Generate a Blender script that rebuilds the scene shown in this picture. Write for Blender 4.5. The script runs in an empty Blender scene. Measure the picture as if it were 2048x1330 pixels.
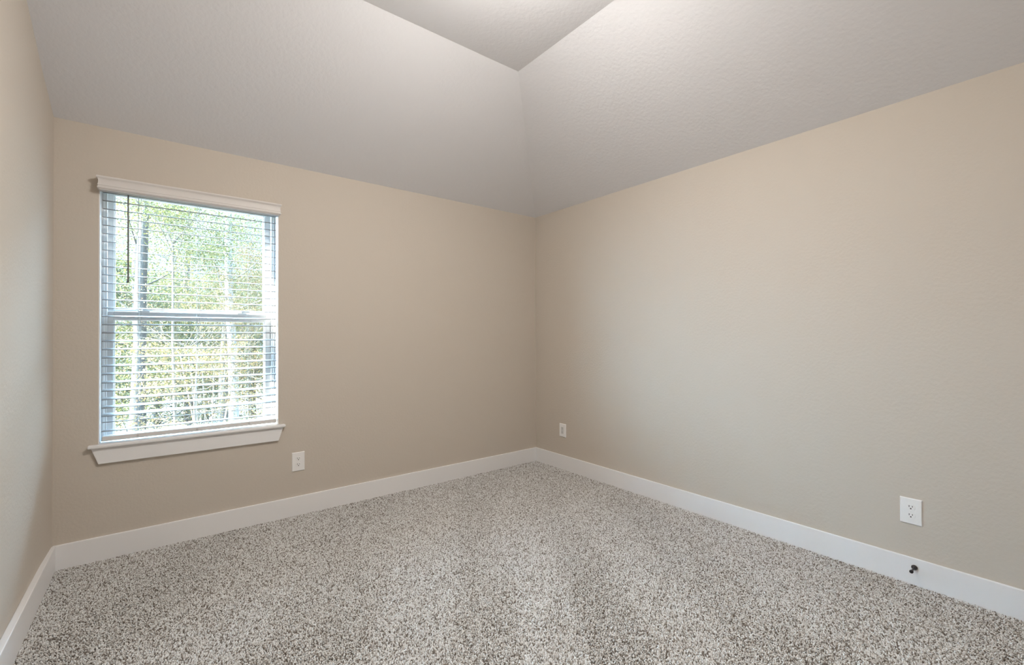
import bpy, bmesh, math, random
import numpy as np
from mathutils import Vector, Matrix

S = bpy.context.scene
COL = S.collection

# ------------------------------------------------------------------ camera
cam_d = bpy.data.cameras.new('camera')
cam_d.sensor_width = 36.0
cam_d.sensor_fit = 'HORIZONTAL'
cam_d.lens = 900.76 / 2048.0 * 36.0
cam_d.clip_start = 0.02
cam = bpy.data.objects.new('camera', cam_d)
COL.objects.link(cam)
YAW, PITCH, ROLL = 0.6628, 0.0075, -0.0035
CAMP = Vector((-2.9803, -3.4308, 1.2488))
fwd = Vector((math.sin(YAW) * math.cos(PITCH), math.cos(YAW) * math.cos(PITCH), math.sin(PITCH)))
rgt = Vector((math.cos(YAW), -math.sin(YAW), 0))
upv = rgt.cross(fwd)
r2 = rgt * math.cos(ROLL) + upv * math.sin(ROLL)
u2 = upv * math.cos(ROLL) - rgt * math.sin(ROLL)
cam.matrix_world = Matrix(((r2.x, u2.x, -fwd.x, CAMP.x), (r2.y, u2.y, -fwd.y, CAMP.y),
                           (r2.z, u2.z, -fwd.z, CAMP.z), (0, 0, 0, 1)))
S.camera = cam

# ------------------------------------------------------------------ view, sky, sun
S.view_settings.view_transform = 'Standard'
S.view_settings.look = 'None'
S.view_settings.gamma = 1.0
S.view_settings.use_curve_mapping = False
S.view_settings.exposure = 0.0
S.cycles.use_denoising = True
S.cycles.max_bounces = 14
S.cycles.diffuse_bounces = 8
S.cycles.transparent_max_bounces = 24
S.cycles.sample_clamp_indirect = 6.0

world = bpy.data.worlds.new('sky')
S.world = world
world.use_nodes = True
wn = world.node_tree
bg = wn.nodes['Background']
SUN_DIR = Vector((-0.80, 0.10, 0.62)).normalized()       # towards the sun, low on the left beyond the window
SKY_LOW, SKY_HIGH, SKY_GLOW = 1.7, 44.0, 118.0            # horizon, overhead, bright haze around the sun
def wmath(op, a, b=None):
    n = wn.nodes.new('ShaderNodeMath'); n.operation = op
    for k, q in enumerate((a, b)):
        if q is None:
            continue
        if isinstance(q, (int, float)):
            n.inputs[k].default_value = q
        else:
            wn.links.new(q, n.inputs[k])
    return n.outputs[0]
tcw = wn.nodes.new('ShaderNodeTexCoord')
sep = wn.nodes.new('ShaderNodeSeparateXYZ')
wn.links.new(tcw.outputs['Generated'], sep.inputs[0])
dot = wn.nodes.new('ShaderNodeVectorMath'); dot.operation = 'DOT_PRODUCT'
wn.links.new(tcw.outputs['Generated'], dot.inputs[0]); dot.inputs[1].default_value = SUN_DIR
ramp = wn.nodes.new('ShaderNodeMapRange'); ramp.interpolation_type = 'SMOOTHSTEP'
ramp.inputs['From Min'].default_value = 0.27
ramp.inputs['From Max'].default_value = 0.55
wn.links.new(sep.outputs['Z'], ramp.inputs['Value'])
glow = wmath('POWER', wmath('MAXIMUM', dot.outputs['Value'], 0.0), 2.6)
stren = wmath('ADD', wmath('ADD', wmath('MULTIPLY', ramp.outputs['Result'], SKY_HIGH), SKY_LOW), wmath('MULTIPLY', glow, SKY_GLOW))
bg.inputs['Color'].default_value = (0.49, 0.75, 1.0, 1)
wn.links.new(stren, bg.inputs['Strength'])

def add_light(name, kind, loc, energy, color, **kw):
    d = bpy.data.lights.new(name, kind)
    d.energy = energy
    d.color = color
    for k, v in kw.items():
        setattr(d, k, v)
    o = bpy.data.objects.new(name, d)
    o.location = loc
    COL.objects.link(o)
    return o

sun = add_light('sun', 'SUN', (-12, 6, 14), 112.0, (1.0, 0.93, 0.80), angle=0.02)
sun.rotation_euler = (-SUN_DIR).to_track_quat('-Z', 'Y').to_euler()

# ------------------------------------------------------------------ room numbers (metres)
L = 3.4354          # window wall runs x = -L .. 0, room corner at the origin
YB = -3.95          # wall behind the camera
HW = 2.44           # height where the walls meet the sloped ceiling
HC = 3.0076         # flat ceiling
INS = 1.107         # width of the sloped strips
OX0, OX1, OZ0, OZ1 = -3.255, -2.340, 0.648, 2.150     # window opening
BH, BT = 0.1307, 0.014                                  # baseboard

# ------------------------------------------------------------------ materials
def mat(name):
    m = bpy.data.materials.new(name)
    m.use_nodes = True
    nt = m.node_tree
    b = nt.nodes['Principled BSDF']
    return m, nt, b

def paint(name, col, rough=0.6, bump_scale=None, bump=0.0, dist=0.002, spec=0.3, detail=2.0):
    m, nt, b = mat(name)
    b.inputs['Base Color'].default_value = (*col, 1)
    b.inputs['Roughness'].default_value = rough
    b.inputs['Specular IOR Level'].default_value = spec
    if bump_scale:
        tc = nt.nodes.new('ShaderNodeTexCoord')
        nz = nt.nodes.new('ShaderNodeTexNoise')
        nz.inputs['Scale'].default_value = bump_scale
        nz.inputs['Detail'].default_value = detail
        bp = nt.nodes.new('ShaderNodeBump')
        bp.inputs['Strength'].default_value = bump
        bp.inputs['Distance'].default_value = dist
        nt.links.new(tc.outputs['Object'], nz.inputs['Vector'])
        nt.links.new(nz.outputs['Fac'], bp.inputs['Height'])
        nt.links.new(bp.outputs['Normal'], b.inputs['Normal'])
    return m

M_WALL = paint('beige_wall_paint', (0.558, 0.505, 0.443), 0.75, 70, 0.35, 0.003)
M_CEIL = paint('white_ceiling_paint', (0.715, 0.72, 0.75), 0.85, 48, 0.4, 0.004, spec=0.2)
M_TRIM = paint('white_trim_paint', (0.80, 0.80, 0.81), 0.4)
M_VINYL = paint('white_vinyl', (0.82, 0.83, 0.84), 0.35)
M_SLAT = paint('darkened_slat', (0.20, 0.20, 0.20), 0.5)  # white slats, colour darkened so their undersides read as shaded
M_RAIL = paint('white_rail', (0.66, 0.655, 0.65), 0.45)
M_VAL = paint('white_valance', (0.67, 0.645, 0.63), 0.45)
M_CORD = paint('white_cord', (0.50, 0.50, 0.50), 0.7)
M_WAND = paint('smoky_wand', (0.16, 0.16, 0.155), 0.25)
M_PLATE = paint('white_plastic', (0.82, 0.82, 0.82), 0.3)
M_SLOT = paint('dark_slot', (0.03, 0.03, 0.03), 0.6)
M_BRONZE = paint('black_bronze', (0.018, 0.014, 0.016), 0.3, spec=0.6)
M_BARE = paint('subfloor', (0.12, 0.10, 0.085), 0.9)
M_ROOF = paint('outer_board', (0.5, 0.48, 0.45), 0.9)

def glass_mat():
    m = bpy.data.materials.new('window_glass')
    m.use_nodes = True
    nt = m.node_tree
    nt.nodes.clear()
    o = nt.nodes.new('ShaderNodeOutputMaterial')
    t = nt.nodes.new('ShaderNodeBsdfTransparent')
    t.inputs['Color'].default_value = (0.97, 0.985, 0.98, 1)
    g = nt.nodes.new('ShaderNodeBsdfGlossy')
    g.inputs['Roughness'].default_value = 0.02
    mx = nt.nodes.new('ShaderNodeMixShader')
    mx.inputs['Fac'].default_value = 0.05
    nt.links.new(t.outputs[0], mx.inputs[1])
    nt.links.new(g.outputs[0], mx.inputs[2])
    tl = nt.nodes.new('ShaderNodeBsdfTranslucent')          # added haze, mixed into the glass to veil the view outside
    tl.inputs['Color'].default_value = (0.95, 0.84, 0.68, 1)
    m2 = nt.nodes.new('ShaderNodeMixShader')
    m2.inputs['Fac'].default_value = 0.003
    nt.links.new(mx.outputs[0], m2.inputs[1])
    nt.links.new(tl.outputs[0], m2.inputs[2])
    nt.links.new(m2.outputs[0], o.inputs['Surface'])
    return m
M_GLASS = glass_mat()

def island_mat(name, stops, rough=0.9, translucent=0.0, extra=None):
    """colour picked per loose piece (tuft, leaf) from a ramp"""
    m, nt, b = mat(name)
    geo = nt.nodes.new('ShaderNodeNewGeometry')
    rp = nt.nodes.new('ShaderNodeValToRGB')
    e = rp.color_ramp.elements
    while len(e) < len(stops):
        e.new(0.5)
    for k, (p, c) in enumerate(stops):
        e[k].position = p
        e[k].color = (*c, 1)
    nt.links.new(geo.outputs['Random Per Island'], rp.inputs['Fac'])
    nt.links.new(rp.outputs['Color'], b.inputs['Base Color'])
    b.inputs['Roughness'].default_value = rough
    b.inputs['Specular IOR Level'].default_value = 0.15
    if translucent:
        out = nt.nodes['Material Output']
        tr = nt.nodes.new('ShaderNodeBsdfTranslucent')
        mx = nt.nodes.new('ShaderNodeMixShader')
        mx.inputs['Fac'].default_value = translucent
        nt.links.new(rp.outputs['Color'], tr.inputs['Color'])
        nt.links.new(b.outputs[0], mx.inputs[1])
        nt.links.new(tr.outputs[0], mx.inputs[2])
        nt.links.new(mx.outputs[0], out.inputs['Surface'])
    return m

M_CARPET = island_mat('speckled_carpet', [
    (0.0, (0.160, 0.135, 0.117)), (0.14, (0.230, 0.203, 0.178)), (0.30, (0.460, 0.442, 0.421)),
    (0.55, (0.650, 0.645, 0.637)), (1.0, (0.800, 0.806, 0.810))], 0.95)
M_LEAF_Y = island_mat('sunny_leaf', [
    (0.0, (0.0403, 0.0386, 0.0144)), (0.35, (0.0694, 0.0542, 0.0189)), (0.7, (0.0986, 0.0663, 0.0283)), (1.0, (0.1133, 0.0625, 0.0333))], 0.5, 0.45)
M_LEAF_G = island_mat('green_leaf', [
    (0.0, (0.0195, 0.0253, 0.0080)), (0.5, (0.0335, 0.0368, 0.0105)), (1.0, (0.0591, 0.0516, 0.0143))], 0.5, 0.45)
M_LEAF_P = island_mat('pine_leaf', [
    (0.0, (0.0232, 0.0289, 0.0096)), (0.5, (0.0430, 0.0446, 0.0128)), (1.0, (0.0744, 0.0631, 0.0199))], 0.5, 0.45)
M_LITTER = paint('leaf_litter', (0.0273, 0.0244, 0.0168), 0.95, 6, 0.6, 0.05)

def bark_mat(name, c0, c1):
    m, nt, b = mat(name)
    tc = nt.nodes.new('ShaderNodeTexCoord')
    mp = nt.nodes.new('ShaderNodeMapping')
    mp.inputs['Scale'].default_value = (1, 1, 0.25)
    nz = nt.nodes.new('ShaderNodeTexNoise')
    nz.inputs['Scale'].default_value = 22
    nz.inputs['Detail'].default_value = 4
    rp = nt.nodes.new('ShaderNodeValToRGB')
    rp.color_ramp.elements[0].position = 0.35
    rp.color_ramp.elements[0].color = (*c0, 1)
    rp.color_ramp.elements[1].position = 0.62
    rp.color_ramp.elements[1].color = (*c1, 1)
    bp = nt.nodes.new('ShaderNodeBump')
    bp.inputs['Strength'].default_value = 0.5
    bp.inputs['Distance'].default_value = 0.02
    nt.links.new(tc.outputs['Object'], mp.inputs['Vector'])
    nt.links.new(mp.outputs['Vector'], nz.inputs['Vector'])
    nt.links.new(nz.outputs['Fac'], rp.inputs['Fac'])
    nt.links.new(rp.outputs['Color'], b.inputs['Base Color'])
    nt.links.new(nz.outputs['Fac'], bp.inputs['Height'])
    nt.links.new(bp.outputs['Normal'], b.inputs['Normal'])
    b.inputs['Roughness'].default_value = 0.9
    return m
M_BARK = bark_mat('pale_bark', (0.0117, 0.0091, 0.0074), (0.0219, 0.0174, 0.0134))
M_BARK_LIT = bark_mat('sunlit_bark', (0.075, 0.070, 0.068), (0.15, 0.14, 0.135))  # lighter bark copy, sunlight on the right trunk put into its colour
M_TWIG = bark_mat('bleached_twig', (0.0478, 0.0338, 0.0216), (0.0670, 0.0477, 0.0311))

# ------------------------------------------------------------------ building helpers
class MB:
    """collects shapes that become ONE mesh object"""
    def __init__(self):
        self.v, self.f, self.mi = [], [], []

    def add(self, verts, faces, m=0):
        n = len(self.v)
        self.v += [tuple(p) for p in verts]
        self.f += [tuple(i + n for i in q) for q in faces]
        self.mi += [m] * len(faces)

    def box(self, x0, x1, y0, y1, z0, z1, m=0):
        self.add([(x0, y0, z0), (x1, y0, z0), (x1, y1, z0), (x0, y1, z0),
                  (x0, y0, z1), (x1, y0, z1), (x1, y1, z1), (x0, y1, z1)],
                 [(0, 3, 2, 1), (4, 5, 6, 7), (0, 1, 5, 4), (1, 2, 6, 5), (2, 3, 7, 6), (3, 0, 4, 7)], m)

    def hexa(self, p, m=0):
        self.add(p, [(0, 3, 2, 1), (4, 5, 6, 7), (0, 1, 5, 4), (1, 2, 6, 5), (2, 3, 7, 6), (3, 0, 4, 7)], m)

    def tube(self, pts, rad, n=8, m=0, cap=True):
        pts = [Vector(p) for p in pts]
        if not isinstance(rad, (list, tuple)):
            rad = [rad] * len(pts)
        base = len(self.v)
        prev = None
        for i, p in enumerate(pts):
            t = (pts[min(i + 1, len(pts) - 1)] - pts[max(i - 1, 0)]).normalized()
            if prev is None:
                a = Vector((1, 0, 0)) if abs(t.x) < 0.8 else Vector((0, 1, 0))
                prev = (a - t * a.dot(t)).normalized()
            else:
                prev = (prev - t * prev.dot(t)).normalized()
            b = t.cross(prev)
            for k in range(n):
                an = 2 * math.pi * k / n
                self.v.append(tuple(p + (prev * math.cos(an) + b * math.sin(an)) * rad[i]))
        for i in range(len(pts) - 1):
            for k in range(n):
                a0 = base + i * n + k
                a1 = base + i * n + (k + 1) % n
                self.f.append((a0, a1, a1 + n, a0 + n))
                self.mi.append(m)
        if cap:
            self.f.append(tuple(base + k for k in reversed(range(n))))
            self.f.append(tuple(base + (len(pts) - 1) * n + k for k in range(n)))
            self.mi += [m, m]

    def lathe(self, axis_o, axis_d, prof, n=20, m=0):
        """prof: (distance along axis, radius)"""
        o, d = Vector(axis_o), Vector(axis_d).normalized()
        a = Vector((0, 0, 1)) if abs(d.z) < 0.8 else Vector((1, 0, 0))
        a = (a - d * a.dot(d)).normalized()
        b = d.cross(a)
        base = len(self.v)
        for s, r in prof:
            for k in range(n):
                an = 2 * math.pi * k / n
                self.v.append(tuple(o + d * s + (a * math.cos(an) + b * math.sin(an)) * r))
        for i in range(len(prof) - 1):
            for k in range(n):
                a0 = base + i * n + k
                a1 = base + i * n + (k + 1) % n
                self.f.append((a0, a1, a1 + n, a0 + n))
                self.mi.append(m)
        self.f.append(tuple(base + k for k in reversed(range(n))))
        self.f.append(tuple(base + (len(prof) - 1) * n + k for k in range(n)))
        self.mi += [m, m]

    def build(self, name, mats, parent=None, bevel=0.0, smooth=False, seg=2):
        me = bpy.data.meshes.new(name)
        me.from_pydata(self.v, [], self.f)
        if not isinstance(mats, (list, tuple)):
            mats = [mats]
        for q in mats:
            me.materials.append(q)
        if len(mats) > 1:
            me.polygons.foreach_set('material_index', self.mi)
        bm = bmesh.new()
        bm.from_mesh(me)
        bmesh.ops.recalc_face_normals(bm, faces=bm.faces)
        bm.to_mesh(me)
        bm.free()
        if smooth:
            me.polygons.foreach_set('use_smooth', [True] * len(me.polygons))
        o = bpy.data.objects.new(name, me)
        COL.objects.link(o)
        if parent is not None:
            o.parent = parent
            o.matrix_parent_inverse = Matrix.Translation(-parent.location)
        if bevel:
            b = o.modifiers.new('bevel', 'BEVEL')
            b.width = bevel
            b.segments = seg
            b.limit_method = 'ANGLE'
            b.angle_limit = math.radians(40)
        return o

def structure(o):
    o['kind'] = 'structure'
    return o

def thing(name, label, cat, loc, group=None):
    o = bpy.data.objects.new(name, None)
    o.location = loc
    o.empty_display_size = 0.05
    COL.objects.link(o)
    o['label'] = label
    o['category'] = cat
    if group:
        o['group'] = group
    return o

# ------------------------------------------------------------------ room shell
WT, TOP = 0.16, 3.2
w = MB()                                            # window wall with its opening
w.box(-L - WT, OX0, 0, WT, -0.2, TOP)
w.box(OX1, WT, 0, WT, -0.2, TOP)
w.box(OX0, OX1, 0, WT, -0.2, OZ0 - 0.02)
w.box(OX0, OX1, 0, WT, OZ1, TOP)
structure(w.build('wall_back', M_WALL))
w = MB(); w.box(0, WT, YB - WT, 0, -0.2, TOP); structure(w.build('wall_right', M_WALL))
w = MB()                                            # the plaster is built up a little towards the corner
lp = [(-L - 0.001, 0), (-L - 0.008, -0.25), (-L - 0.0115, -0.6), (-L - 0.0115, YB - WT), (-L - WT, YB - WT), (-L - WT, 0)]
w.add([(x, y, -0.2) for x, y in lp] + [(x, y, TOP) for x, y in lp],
      [tuple(range(6)), tuple(range(6, 12))] + [(i, (i + 1) % 6, 6 + (i + 1) % 6, 6 + i) for i in range(6)])
structure(w.build('wall_left', M_WALL))
w = MB(); w.box(-L - 0.012, 0, YB - WT, YB, -0.2, TOP); structure(w.build('wall_front', M_WALL))

c = MB()                                            # two sloped strips and the flat field, as a shell 8 cm thick
LC = L + 0.03                                       # tucked into the left wall
low = [(-LC, 0, HW), (0, 0, HW), (0, YB, HW), (-INS, YB, HC), (-INS, -INS, HC), (-LC, -INS, HC), (-LC, YB, HC)]
up = [(x, y, z + 0.08) for x, y, z in low]
cf = [(0, 1, 4, 5), (1, 2, 3, 4), (5, 4, 3, 6)]
c.add(low + up, cf + [tuple(i + 7 for i in reversed(q)) for q in cf] +
      [(0, 7, 8, 1), (1, 8, 9, 2), (2, 9, 10, 3), (3, 10, 13, 6), (6, 13, 12, 5), (5, 12, 7, 0)])
structure(c.build('ceiling', M_CEIL))

def carpet_floor():
    rng = np.random.default_rng(5)
    sp = 0.0052
    nx, ny = int(L / sp), int(-YB / sp)
    gx, gy = np.meshgrid(np.arange(nx), np.arange(ny))
    gx, gy = gx.ravel(), gy.ravel()
    px = -L + (gx + 0.5) * L / nx
    py = YB + (gy + 0.5) * (-YB) / ny
    ahead = (px - CAMP.x) * fwd.x + (py - CAMP.y) * fwd.y
    near = (ahead > 1.0) | ((gx % 2 == 0) & (gy % 2 == 0))      # coarser pile where the camera stands
    big_r = np.where(ahead > 1.0, 1.0, 1.9)[near]
    px, py = px[near], py[near]
    n = px.size
    px = px + rng.uniform(-.45, .45, n) * sp
    py = py + rng.uniform(-.45, .45, n) * sp
    # the lie of the pile: broad brush strokes from the vacuum plus random
    str_ang = 0.9
    s = px * math.cos(str_ang) + py * math.sin(str_ang)
    q = -px * math.sin(str_ang) + py * math.cos(str_ang)
    stroke = np.tanh(3.0 * np.sin(q * 9.0 + 0.9 * np.sin(s * 1.7) + 1.3 * np.sin(q * 2.3)))
    patch = np.sin(px * 3.1 + 1.7 * np.sin(py * 2.2)) * np.sin(py * 2.7 + 1.1 * np.sin(px * 1.9))
    lean = 0.0024 * stroke + 0.0022 * patch
    lx = lean * math.cos(str_ang) + rng.normal(0, .0024, n)
    ly = lean * math.sin(str_ang) + rng.normal(0, .0024, n)
    h = rng.uniform(.0085, .0128, n)
    r = rng.uniform(.0026, .0038, n) * big_r
    a = rng.uniform(0, math.pi / 2, n)
    V = np.zeros((n, 9, 3), np.float32)
    for k in range(4):
        an = a + k * math.pi / 2
        V[:, k, 0] = px + r * .8 * np.cos(an)
        V[:, k, 1] = py + r * .8 * np.sin(an)
        V[:, k, 2] = -.010
        V[:, 4 + k, 0] = px + lx * .6 + r * np.cos(an + .4)
        V[:, 4 + k, 1] = py + ly * .6 + r * np.sin(an + .4)
        V[:, 4 + k, 2] = -.010 + h * .72
    V[:, 8, 0] = px + lx
    V[:, 8, 1] = py + ly
    V[:, 8, 2] = -.010 + h
    V[:, :, 0] = np.clip(V[:, :, 0], -L + .001, -.001)
    V[:, :, 1] = np.clip(V[:, :, 1], YB + .001, -.001)
    fq = np.array([[k, (k + 1) % 4, 4 + (k + 1) % 4, 4 + k] for k in range(4)])
    ft = np.array([[4 + k, 4 + (k + 1) % 4, 8] for k in range(4)])
    off = (np.arange(n) * 9)[:, None, None]
    loops = np.concatenate([(fq[None] + off).reshape(n, -1), (ft[None] + off).reshape(n, -1)], 1).ravel()
    cnt = np.tile(np.array([4] * 4 + [3] * 4), n)
    # subfloor slab under the pile
    sv = np.array([(-L, YB, -.0105), (0, YB, -.0105), (0, 0, -.0105), (-L, 0, -.0105),
                   (-L, YB, -.2), (0, YB, -.2), (0, 0, -.2), (-L, 0, -.2)], np.float32)
    sf = np.array([(0, 1, 2, 3), (4, 7, 6, 5), (0, 4, 5, 1), (1, 5, 6, 2), (2, 6, 7, 3), (3, 7, 4, 0)]) + n * 9
    verts = np.concatenate([V.reshape(-1, 3), sv])
    loops = np.concatenate([loops, sf.ravel()])
    cnt = np.concatenate([cnt, [4] * 6])
    me = bpy.data.meshes.new('floor')
    me.vertices.add(len(verts))
    me.vertices.foreach_set('co', verts.ravel())
    me.loops.add(len(loops))
    me.loops.foreach_set('vertex_index', loops.astype(np.int32))
    me.polygons.add(len(cnt))
    me.polygons.foreach_set('loop_start', (np.cumsum(cnt) - cnt).astype(np.int32))
    mi = np.zeros(len(cnt), np.int32); mi[-6:] = 1
    me.materials.append(M_CARPET); me.materials.append(M_BARE)
    me.polygons.foreach_set('material_index', mi)
    me.update(calc_edges=True)
    o = bpy.data.objects.new('floor', me)
    COL.objects.link(o)
    structure(o)
carpet_floor()

def baseboard(name, x0, x1, y0, y1):
    b = MB(); b.box(x0, x1, y0, y1, -0.009, BH)
    return structure(b.build(name, M_TRIM, bevel=0.003))
baseboard('baseboard_back', -L, 0, -BT, 0)
baseboard('baseboard_right', -BT, 0, YB, -BT)
baseboard('baseboard_left', -L - 0.0114, -L + BT - 0.001, YB, -BT)
baseboard('baseboard_front', -L + BT, -BT, YB, YB + BT)

# ------------------------------------------------------------------ window
win = bpy.data.objects.new('window_1', None)
win.location = ((OX0 + OX1) / 2, 0.08, OZ0)
COL.objects.link(win)
structure(win)
win['label'] = 'white single-hung window with stool and apron in the beige wall'

j = MB()                                            # painted lining of the opening
j.box(OX0, OX0 + 0.004, 0, 0.085, OZ0, OZ1)
j.box(OX1 - 0.004, OX1, 0, 0.085, OZ0, OZ1)
j.box(OX0 + 0.004, OX1 - 0.004, 0, 0.085, OZ1 - 0.004, OZ1)
j.build('jamb', M_TRIM, win)

f = MB()                                            # vinyl frame with a stepped inner edge
F0, F1 = 0.085, 0.158
fw = 0.030
f.box(OX0, OX0 + fw, F0, F1, OZ0, OZ1)
f.box(OX1 - fw, OX1, F0, F1, OZ0, OZ1)
f.box(OX0 + fw, OX1 - fw, F0, F1, OZ1 - 0.028, OZ1)
f.box(OX0 + fw, OX1 - fw, F0, F1, OZ0, OZ0 + 0.014)
f.box(OX0 + 0.014, OX0 + 0.019, F0 - 0.005, F0, OZ0, OZ1)
f.box(OX1 - 0.019, OX1 - 0.014, F0 - 0.005, F0, OZ0, OZ1)
f.build('window_frame', M_VINYL, win, bevel=0.002)

GX0, GX1 = -3.1975, -2.4075
def sash(name, y0, y1, z0, z1, gz0, gz1):
    b = MB()
    b.box(OX0 + fw, GX0, y0, y1, z0, z1)
    b.box(GX1, OX1 - fw, y0, y1, z0, z1)
    b.box(GX0, GX1, y0, y1, z0, gz0)
    b.box(GX0, GX1, y0, y1, gz1, z1)
    # glazing bead
    e = 0.006
    b.box(GX0, GX0 + e, y0 + 0.008, y1, gz0, gz1)
    b.box(GX1 - e, GX1, y0 + 0.008, y1, gz0, gz1)
    o = b.build(name, M_VINYL, win, bevel=0.0025)
    g = MB()
    ym = (y0 + y1) / 2 + 0.002
    g.box(GX0, GX1, ym, ym + 0.003, gz0, gz1)
    g.build('glass_pane', M_GLASS, o)
    return o
sash('upper_sash', 0.128, 0.152, 1.372, OZ1 - 0.028, 1.4165, OZ1 - 0.058)
lower = sash('lower_sash', 0.096, 0.124, OZ0 + 0.014, 1.4035, OZ0 + 0.032, 1.3480)
for cx in (-3.06, -2.545):                          # two cam locks on the meeting rail
    k = MB()
    k.box(cx - 0.028, cx + 0.028, 0.092, 0.118, 1.4035, 1.4105)
    k.lathe((cx, 0.106, 1.4105), (0, 0, 1), [(0, 0.011), (0.008, 0.010), (0.010, 0.006)], 14)
    k.hexa([(cx - 0.006, 0.088, 1.412), (cx + 0.045, 0.084, 1.412), (cx + 0.045, 0.094, 1.412), (cx - 0.006, 0.104, 1.412),
            (cx - 0.006, 0.088, 1.418), (cx + 0.045, 0.084, 1.418), (cx + 0.045, 0.094, 1.418), (cx - 0.006, 0.104, 1.418)])
    k.build('sash_lock', M_VINYL, win, bevel=0.0015)

s = MB()                                            # stool with horns, nosed front
s.box(-3.2975, -2.3005, -0.036, 0, OZ0 - 0.020, OZ0)
s.box(OX0 + 0.0005, OX1 - 0.0005, 0, 0.085, OZ0 - 0.0198, OZ0 - 0.0002)
s.build('window_stool', M_TRIM, win, bevel=0.007, seg=3)
a = MB()                                            # apron with raked ends
zt, zb = OZ0 - 0.020, 0.5385
a.hexa([(-3.2535, -0.018, zb), (-2.3420, -0.018, zb), (-2.3420, 0, zb), (-3.2535, 0, zb),
        (-3.2835, -0.018, zt), (-2.3125, -0.018, zt), (-2.3125, 0, zt), (-3.2835, 0, zt)])
a.build('window_apron', M_TRIM, win, bevel=0.002)

# ------------------------------------------------------------------ blind
bl = thing('window_blind', 'white horizontal slatted blind with moulded valance hanging over the window', 'blind',
           ((OX0 + OX1) / 2, 0.033, 0.66))
v = MB()                                            # moulded valance, ends follow the profile
prof = [(2.1500, 0.0560), (2.1478, 0.0590), (2.1440, 0.0600), (2.1400, 0.0590), (2.1365, 0.0560), (2.1330, 0.0535),
        (2.1270, 0.0518), (2.1180, 0.0515), (2.1080, 0.0522), (2.1000, 0.0540), (2.0985, 0.0545), (2.0975, 0.0525),
        (2.0915, 0.0525), (2.0890, 0.0560), (2.0850, 0.0565), (2.0815, 0.0550), (2.0790, 0.0520), (2.0780, 0.0480), (2.0740, 0.0475)]
XL, XR = -3.2635, -2.3300
lv, lf = [], []
for z, p in prof:
    e = 0.060 - p
    lv += [(XL + e, -0.0005, z), (XL + e, -p, z), (XR - e, -p, z), (XR - e, -0.0005, z)]
for i in range(len(prof) - 1):
    for k in range(4):
        a0 = 4 * i + k; a1 = 4 * i + (k + 1) % 4
        lf.append((a0, a1, a1 + 4, a0 + 4))
lf += [(0, 3, 2, 1), tuple(4 * (len(prof) - 1) + k for k in range(4))]
v.add(lv, lf)
v.build('valance', M_VAL, bl)

SX0, SX1 = -3.2420, -2.3505
h = MB(); h.box(SX0, SX1, 0.006, 0.062, 2.0860, 2.1300)
h.build('head_rail', M_RAIL, bl, bevel=0.002)

FY, SD, ST = 0.008, 0.050, 0.0028                   # slat front edge, depth, thickness
sl = MB()
def slat(zf, tilt, dy=0.0, tw=0.0):
    """tilt: rise per depth going outwards"""
    nrow = 6
    P = []
    for i in range(nrow):
        t = i / (nrow - 1)
        crown = 0.0022 * (1 - (2 * t - 1) ** 2)
        P.append((FY + dy + SD * t * (1 - 0.5 * tilt * tilt), zf + tilt * SD * t + crown))
    vv = []
    for x, e in ((SX0, 0), (SX1, tw)):
        vv += [(x, y, z + ST / 2 + e) for y, z in P] + [(x, y, z - ST / 2 + e) for y, z in reversed(P)]
    m = 2 * nrow
    ff = [(k, (k + 1) % m, (k + 1) % m + m, k + m) for k in range(m)] + [tuple(reversed(range(m))), tuple(range(m, 2 * m))]
    sl.add(vv, ff)
rs = random.Random(3)
NS = 28
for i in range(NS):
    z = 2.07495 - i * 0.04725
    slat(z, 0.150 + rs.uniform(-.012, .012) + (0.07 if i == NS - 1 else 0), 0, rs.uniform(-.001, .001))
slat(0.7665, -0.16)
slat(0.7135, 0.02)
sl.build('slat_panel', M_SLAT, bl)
r = MB(); r.box(SX0 + 0.002, SX1 - 0.001, 0.004, 0.056, 0.6595, 0.6850)
r.build('bottom_rail', M_RAIL, bl, bevel=0.003)
for cx in (-3.0840, -2.7985, -2.5145):
    k = MB()
    for y in (0.0055, 0.0605):
        k.tube([(cx, y, 0.684), (cx, y, 2.088)], 0.0008, 6)
    k.tube([(cx + 0.012, 0.033, 0.684), (cx + 0.012, 0.033, 2.088)], 0.0009, 6)
    k.lathe((cx, 0.0045, 0.672), (0, -1, 0), [(0, 0.006), (0.0012, 0.0058), (0.002, 0.003)], 12)
    k.build('ladder_cord', M_CORD, bl)
k = MB()
k.tube([(-3.129, -0.004, 2.085), (-3.129, -0.006, 2.03), (-3.1285, -0.004, 1.60), (-3.1285, -0.004, 1.566)],
       [0.0036, 0.0040, 0.0042, 0.0052], 8)
k.build('tilt_wand', M_WAND, bl, smooth=True)['label'] = 'dark tilt wand'

# ------------------------------------------------------------------ outlets
def wall_frame(wall, along, z):
    """maps (u along the wall to the viewer's right, out of the wall, up) to the room"""
    if wall == 'back':
        return lambda u, o, t: (along + u, -o, z + t)
    return lambda u, o, t: (-o, along - u, z + t)

def pbox(b, T, u0, u1, o0, o1, t0, t1, m=0):
    b.hexa([T(u0, o0, t0), T(u1, o0, t0), T(u1, o1, t0), T(u0, o1, t0),
            T(u0, o0, t1), T(u1, o0, t1), T(u1, o1, t1), T(u0, o1, t1)], m)

def bevel_plate(b, T, hw, hh, th, inset):
    b.hexa([T(-hw, 0, -hh), T(hw, 0, -hh), T(hw, 0, hh), T(-hw, 0, hh),
            T(-hw + inset, th, -hh + inset), T(hw - inset, th, -hh + inset), T(hw - inset, th, hh - inset), T(-hw + inset, th, hh - inset)])

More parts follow.
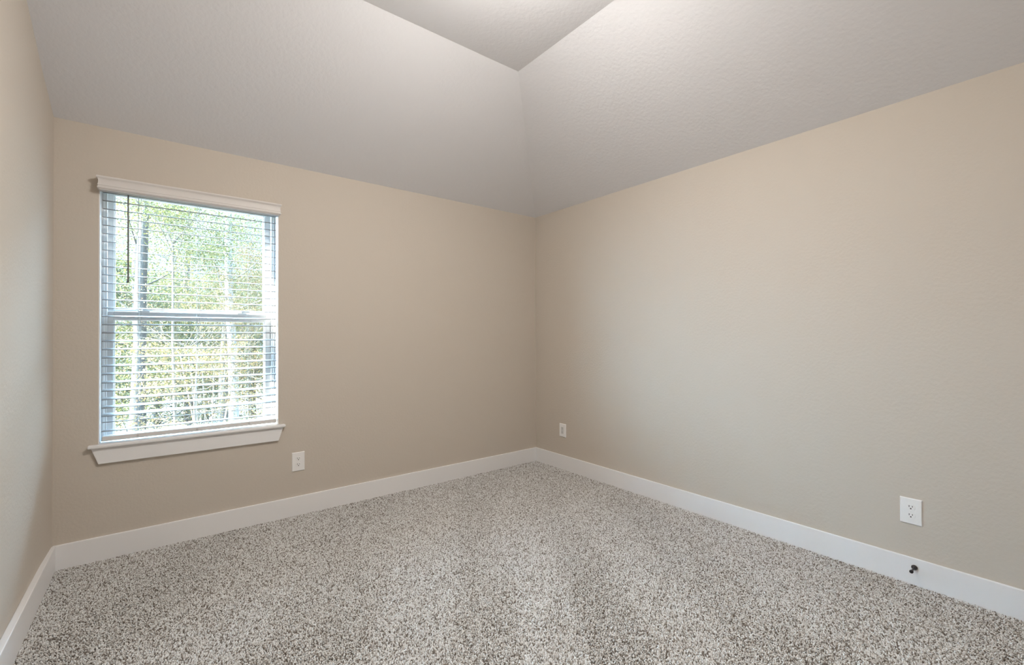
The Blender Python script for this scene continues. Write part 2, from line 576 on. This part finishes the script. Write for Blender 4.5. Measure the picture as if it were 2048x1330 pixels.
def duplex(name_label, wall, along, z, hw, hh):
    T = wall_frame(wall, along, z)
    t = thing('power_outlet', name_label, 'outlet', T(0, 0, 0), 'outlets low on the beige walls')
    b = MB(); bevel_plate(b, T, hw, hh, 0.0065, 0.004)
    b.build('cover_plate', M_PLATE, t, bevel=0.0012)
    for tz in (0.0205, -0.0205):
        k = MB()
        ring = []
        R = 0.0172
        for i in range(28):                         # round face with flat top and bottom
            an = 2 * math.pi * i / 28
            ring.append((R * math.cos(an), max(-0.0138, min(0.0138, R * math.sin(an))) + tz))
        n = len(ring)
        k.add([T(u, 0.0060, q) for u, q in ring] + [T(u * 0.96, 0.0085, tz + (q - tz) * 0.96) for u, q in ring],
              [(i, (i + 1) % n, n + (i + 1) % n, n + i) for i in range(n)] + [tuple(range(n, 2 * n))])
        o = k.build('receptacle', M_PLATE, t)
        d = MB()
        pbox(d, T, -0.0078, -0.0052, 0.0083, 0.0088, tz + 0.000, tz + 0.0095)
        pbox(d, T, 0.0050, 0.0076, 0.0083, 0.0088, tz + 0.0012, tz + 0.0085)
        d.lathe(T(0, 0.0083, tz - 0.0062), Vector(T(0, 1, 0)) - Vector(T(0, 0, 0)), [(0, 0.0032), (0.0005, 0.0032)], 14)
        d.build('socket_slot', M_SLOT, o)
    k = MB()
    k.lathe(T(0, 0.0063, 0), Vector(T(0, 1, 0)) - Vector(T(0, 0, 0)), [(0, 0.0035), (0.0010, 0.0032), (0.0014, 0.0020)], 14)
    k.build('screw', M_PLATE, t)
    return t
duplex('white double power outlet on the wall beneath the window\'s right end', 'back', -2.2145, 0.3705, 0.0425, 0.0670)
duplex('white double power outlet on the long right wall above the door stop', 'right', -2.8730, 0.3600, 0.0440, 0.0655)

T = wall_frame('right', -0.3840, 0.3610)
t = thing('wall_plate', 'small white wall plate with rectangular insert beside the room corner', 'wall plate', T(0, 0, 0), 'outlets low on the beige walls')
b = MB(); bevel_plate(b, T, 0.0430, 0.0625, 0.0065, 0.004); b.build('cover_plate', M_PLATE, t, bevel=0.0012)
b = MB()
bevel_plate(b, wall_frame('right', -0.3840, 0.3610), 0.0172, 0.0335, 0.0082, 0.001)
b.build('insert', paint('grey_plastic', (0.62, 0.63, 0.63), 0.35), t, bevel=0.0008)
b = MB()
for tz in (0.018, -0.018):
    pbox(b, T, -0.0070, -0.0046, 0.0080, 0.0086, tz, tz + 0.008)
    pbox(b, T, 0.0046, 0.0070, 0.0080, 0.0086, tz + 0.001, tz + 0.008)
    b.lathe(T(0, 0.0080, tz - 0.006), (-1, 0, 0), [(0, 0.0028), (0.0006, 0.0028)], 12)
b.build('socket_slot', paint('grey_slot', (0.25, 0.25, 0.25), 0.6), t)

# ------------------------------------------------------------------ door stop
DY, DZ = -2.886, 0.087
ds = thing('door_stop', 'small black door stop sticking out of the right baseboard', 'door stop', (-BT, DY, DZ))
k = MB()
k.lathe((-BT, DY, DZ), (-1, 0, 0), [(0, 0.0125), (0.002, 0.0128), (0.005, 0.0120), (0.009, 0.0095), (0.012, 0.0062)], 24)
k.build('base', M_BRONZE, ds, smooth=True)
k = MB()
k.lathe((-BT - 0.010, DY, DZ), (-1, 0, 0), [(0, 0.0050), (0.020, 0.0042), (0.045, 0.0045), (0.050, 0.0050)], 18)
k.build('rod', M_BRONZE, ds, smooth=True)
k = MB()
k.lathe((-BT - 0.058, DY, DZ), (-1, 0, 0), [(0, 0.0050), (0.001, 0.0078), (0.004, 0.0082), (0.009, 0.0080), (0.012, 0.0066), (0.013, 0.0040)], 20)
k.build('rubber_tip', paint('black_rubber', (0.02, 0.018, 0.02), 0.35), ds, smooth=True)

# ------------------------------------------------------------------ ceiling lamp (just above the frame)
LX, LY = -1.90, -2.08
lamp = thing('ceiling_lamp', 'round frosted flush-mount lamp on the flat ceiling', 'ceiling lamp', (LX, LY, HC))
k = MB()
k.lathe((LX, LY, HC), (0, 0, -1), [(0, 0.075), (0.012, 0.078), (0.022, 0.070), (0.026, 0.014), (0.19, 0.014), (0.193, 0.060), (0.196, 0.174), (0.202, 0.176)], 40)
k.build('base', M_PLATE, lamp, smooth=True)
m, nt, bs = mat('frosted_lit_glass')
bs.inputs['Base Color'].default_value = (0.9, 0.88, 0.84, 1)
bs.inputs['Emission Color'].default_value = (1.0, 0.945, 0.875, 1)
bs.inputs['Emission Strength'].default_value = 168.0
k = MB()
k.lathe((LX, LY, HC - 0.202), (0, 0, -1), [(0, 0.160), (0.02, 0.163), (0.05, 0.152), (0.08, 0.120), (0.10, 0.075), (0.108, 0.025), (0.109, 0.006)], 40)
k.build('lamp_shade', m, lamp, smooth=True)

# ------------------------------------------------------------------ outside: woodland
GZ = -3.1
g = MB(); g.box(-30, 30, 1.2, 60, GZ - 0.3, GZ)
o = g.build('ground', M_LITTER)
structure(o)

def leaf_mesh(name, centers, per, spread, size, m, seed, flat=0.5, aspect=0.55):
    rng = np.random.default_rng(seed)
    C = np.repeat(np.asarray(centers, float), per, 0)
    n = len(C)
    sp = np.asarray(spread, float)
    P = C + rng.normal(0, 1, (n, 3)) * sp
    s = size * rng.uniform(.6, 1.3, n)[:, None]
    nrm = rng.normal(0, 1, (n, 3)); nrm[:, 2] += flat * 2
    nrm /= np.linalg.norm(nrm, axis=1)[:, None]
    d = rng.normal(0, 1, (n, 3)); d -= nrm * (d * nrm).sum(1)[:, None]
    d /= np.linalg.norm(d, axis=1)[:, None]
    b = np.cross(nrm, d)
    V = np.stack([P - d * s, P + b * s * aspect + nrm * s * .18, P + d * s * 1.1, P - b * s * aspect + nrm * s * .18], 1).reshape(-1, 3)
    F = np.arange(n * 4, dtype=np.int32)
    me = bpy.data.meshes.new(name)
    me.vertices.add(n * 4); me.vertices.foreach_set('co', V.astype(np.float32).ravel())
    me.loops.add(n * 4); me.loops.foreach_set('vertex_index', F)
    me.polygons.add(n); me.polygons.foreach_set('loop_start', np.arange(0, n * 4, 4, dtype=np.int32))
    me.materials.append(m)
    me.update(calc_edges=True)
    return me

def leafy(name, me, parent):
    o = bpy.data.objects.new(name, me)
    COL.objects.link(o)
    o.parent = parent
    return o

def grow(b, p, d, length, r, depth, rnd, tips, curl=0.25, up=0.15):
    pts, rad = [Vector(p)], [r]
    d = Vector(d).normalized()
    seg = 4
    for i in range(seg):
        d = (d + Vector((rnd.gauss(0, curl), rnd.gauss(0, curl), rnd.gauss(0, curl) + up)) * 0.5).normalized()
        pts.append(pts[-1] + d * length / seg)
        rad.append(r * (1 - 0.72 * (i + 1) / seg))
        if depth > 0 and i >= 1:
            side = Vector((rnd.gauss(0, 1), rnd.gauss(0, 1), rnd.gauss(0.2, .5))).normalized()
            grow(b, pts[-1], (d + side * 0.9), length * rnd.uniform(.45, .7), rad[-1] * .75, depth - 1, rnd, tips, curl, up)
    b.tube(pts, rad, 5 if r < .03 else 8, cap=False)
    tips += [tuple(q) for q in pts[2:]]

def tree(label, base, path, radii, branches, leaf_m, seed, per=26, spread=(.22, .22, .14), size=.055,
         bark=None, group=None, name='tree', bark_depth=2, thin=1.0, tall=False):
    """path: trunk points relative to base; branches: (t, direction, length, radius)"""
    rnd = random.Random(seed)
    root = thing(name, label, 'tree', base, group)
    b = MB()
    b.tube(path, radii, 12)
    tips = []
    for t, d, ln, rr in branches:
        x = t * (len(path) - 1)
        i = min(int(x), len(path) - 2)
        p = Vector(path[i]).lerp(Vector(path[i + 1]), x - i)
        grow(b, p, d, ln, rr, bark_depth, rnd, tips)
    tr = b.build('trunk', bark or M_BARK, None, smooth=True)
    tr.parent = root
    bx, by, bz = base
    def keep(q):                                    # crowns thin out quickly with height
        e = (q[2] + bz - 1.4) / max(3.0, math.hypot(q[0] + bx + 2.8, q[1] + by))
        return rnd.random() < thin * (1.0 if tall else max(0.0, min(1.0, (0.44 - e) / 0.16)))
    tips = [q for q in tips if keep(q)]
    if leaf_m is not None and tips:
        leafy('foliage', leaf_mesh('foliage', tips, per, spread, size, leaf_m, seed), root)
    return root

def ring_branches(n, t0, t1, ln, rr, rnd, rise=0.3):
    out = []
    for i in range(n):
        t = t0 + (t1 - t0) * (i + rnd.random()) / n
        an = i * 2.4 + rnd.uniform(-.5, .5)
        k = 1.0 - 0.45 * (t - t0) / max(1e-6, t1 - t0)
        out.append((t, (math.cos(an), math.sin(an), rise + rnd.uniform(-.2, .3)), ln * k * rnd.uniform(.7, 1.2), rr * k))
    return out

# trees that stand just beyond the window (heights below are above the ground at GZ)
R = random.Random(11)
WOOD = 'woodland trees beyond the window'
tree('thick pale-barked tree with a forked upper trunk seen through the left third of the window', (-3.42, 9.0, GZ),
     [(0, 0, 0), (0.04, 0, 2.5), (0.10, 0, 4.3), (0.10, 0, 5.25), (0.135, 0, 6.3), (0.17, 0, 7.1), (.22, .1, 8.4), (.2, .2, 10)],
     [.14, .125, .11, .105, .095, .075, .055, .03],
     [(.68, (.75, .05, .66), 1.3, .045), (.70, (-.5, .1, .9), 1.3, .03), (.45, (.9, .1, .5), 1.2, .02)] + ring_branches(10, .66, 1, 1.6, .028, R),
     M_LEAF_P, 21, per=60, size=.021, group=WOOD)
tree('slender forked sapling seen just left of the window centre', (-2.76, 8.0, GZ),
     [(0, 0, 0), (0.02, 0, 2.5), (-.02, 0, 4.3), (-.02, 0, 5.6), (-.03, 0, 6.25), (-.17, 0, 6.62), (-.25, 0, 7.4)], [.034, .030, .025, .022, .020, .016, .008],
     [(.667, (.75, 0, .66), 0.9, .022), (.55, (.6, 0, .8), 1.0, .016), (.6, (-.4, .1, .9), 1.0, .016)] + ring_branches(5, .5, .95, .9, .012, R),
     M_LEAF_P, 22, per=30, size=.021, spread=(.2, .2, .12), group=WOOD, bark=M_TWIG)
tree('straight pale tree seen through the right third of the window', (-1.50, 10.0, GZ),
     [(0, 0, 0), (0.0, 0, 2.4), (-.01, 0, 3.3), (-.05, 0, 4.36), (-.10, 0, 5.1), (-.12, 0, 6.1), (-.12, 0, 7.1), (-.1, 0, 9.8)],
     [.125, .115, .11, .10, .095, .088, .08, .04],
     [(.52, (-.5, .05, .9), 1.5, .025), (.55, (.8, .1, .4), 1.3, .022)] + ring_branches(10, .66, 1, 1.4, .025, R),
     M_LEAF_P, 23, per=45, size=.023, group=WOOD, bark=M_BARK_LIT)
tree('grey trunk low behind the right third of the window, left of the straight pale tree', (-1.50, 12.5, GZ),
     [(0, 0, 0), (0, 0, 2.0), (0.0, 0, 3.6), (0.1, 0, 5.6)], [.14, .13, .11, .05],
     ring_branches(7, .62, 1, 1.5, .03, R), M_LEAF_G, 24, per=50, size=.027, group=WOOD)

# a bare twiggy bush, bleached by the sun
rb = random.Random(5)
bush = thing('bush', 'bare sun-bleached twiggy bush behind the middle of the window', 'bush', (-2.10, 8.7, GZ), WOOD)
b = MB(); tips = []
b.tube([(0, 0, -.05), (0, 0, .25)], [.16, .13], 10)
for i in range(7):                                  # a few stems that fan out into arching twigs
    an = i * 2.4
    x1, y1, z1 = .55 * math.cos(an), .3 * math.sin(an), 4.1 + rb.uniform(-.5, .5)
    b.tube([(.08 * math.cos(an), .08 * math.sin(an), 0), (.4 * x1, .4 * y1, z1 * .5), (x1, y1, z1)], [.022, .017, .012], 6)
    for k in range(6):
        a2 = k * 1.05 + rb.uniform(-.4, .4)
        grow(b, (x1, y1, z1), (.9 * math.cos(a2), .6 * math.sin(a2), .75), 1.3 + rb.uniform(-.3, .4), .0085, 2, rb, tips, .30, .02)
o = b.build('twig', M_TWIG, None, smooth=True); o.parent = bush
leafy('foliage', leaf_mesh('foliage', tips, 5, (.12, .12, .10), .017, M_LEAF_Y, 77), bush)

# sunlit understory saplings in front of the trunks
UND = 'sunlit saplings beneath the trees'
ur = random.Random(9)
for lab, x, y, hh, sd, nb, pr in (
        ('yellow-green sapling with layered leaves filling the lower middle of the window', -2.45, 7.4, 4.0, 41, 13, 20),
        ('yellow-green sapling low behind the lower right corner of the window', -1.25, 7.9, 2.7, 42, 7, 13),
        ('low yellow-green sapling behind the lower left corner of the window', -3.45, 7.2, 2.5, 43, 6, 13),
        ('tall leafy sapling with yellowing leaves along the right edge of the window', -0.75, 9.2, 6.6, 44, 12, 20)):
    tree(lab, (x, y, GZ), [(0, 0, 0), (.05, 0, hh * .4), (0, .05, hh * .75), (.05, 0, hh)], [.035, .03, .02, .008],
         ring_branches(nb, .35, 1, 1.2, .013, ur, rise=.05), M_LEAF_Y, sd, per=pr, spread=(.15, .15, .04), size=.022, group=UND, bark=M_TWIG, name='sapling')

# the wood behind: three crowns, copied
def big(label, x, y, sd, lm, hh, ln, per, size, thin):
    rr_ = random.Random(sd)
    return tree(label, (x, y, GZ), [(0, 0, 0), (.05, 0, hh * .35), (-.05, .05, hh * .7), (.05, 0, hh)], [.16, .14, .10, .03],
                ring_branches(24, .08, 1, ln, .035, rr_, .1), lm, sd, per=per, spread=(.30, .30, .16), size=size,
                group='dense trees at the back of the wood', thin=thin)
def dup(root, loc, rz, label):
    r_ = root.copy(); COL.objects.link(r_)
    r_.location = loc; r_.rotation_euler = (0, 0, rz); r_['label'] = label
    for ch in root.children:
        q = ch.copy(); COL.objects.link(q); q.parent = r_
    return r_
pA = big('dense green tree at the back of the wood', -4.6, 15.0, 61, M_LEAF_G, 6.4, 2.4, 60, .036, .9)
pB = big('pale green airy tree at the back of the wood', -2.2, 16.5, 62, M_LEAF_P, 9.0, 2.3, 45, .034, .45)
pC = big('yellowish tree at the back of the wood', .9, 15.0, 63, M_LEAF_Y, 6.5, 2.1, 42, .034, .6)
spots = [(pA, -3.1, 20.0), (pA, .2, 19.0), (pA, 3.4, 17.0), (pB, 2.4, 13.0),
         (pA, -1.2, 24.0), (pB, -5.4, 23.0), (pB, 5.5, 14.0), (pA, 3.6, 22.5), (pB, 7.5, 18.0), (pA, -7.6, 27.0), (pB, -3.46, 13.2)]
for i, (src, x, y) in enumerate(spots):
    dup(src, (x, y, GZ), i * 1.9 + .7, src['label'])
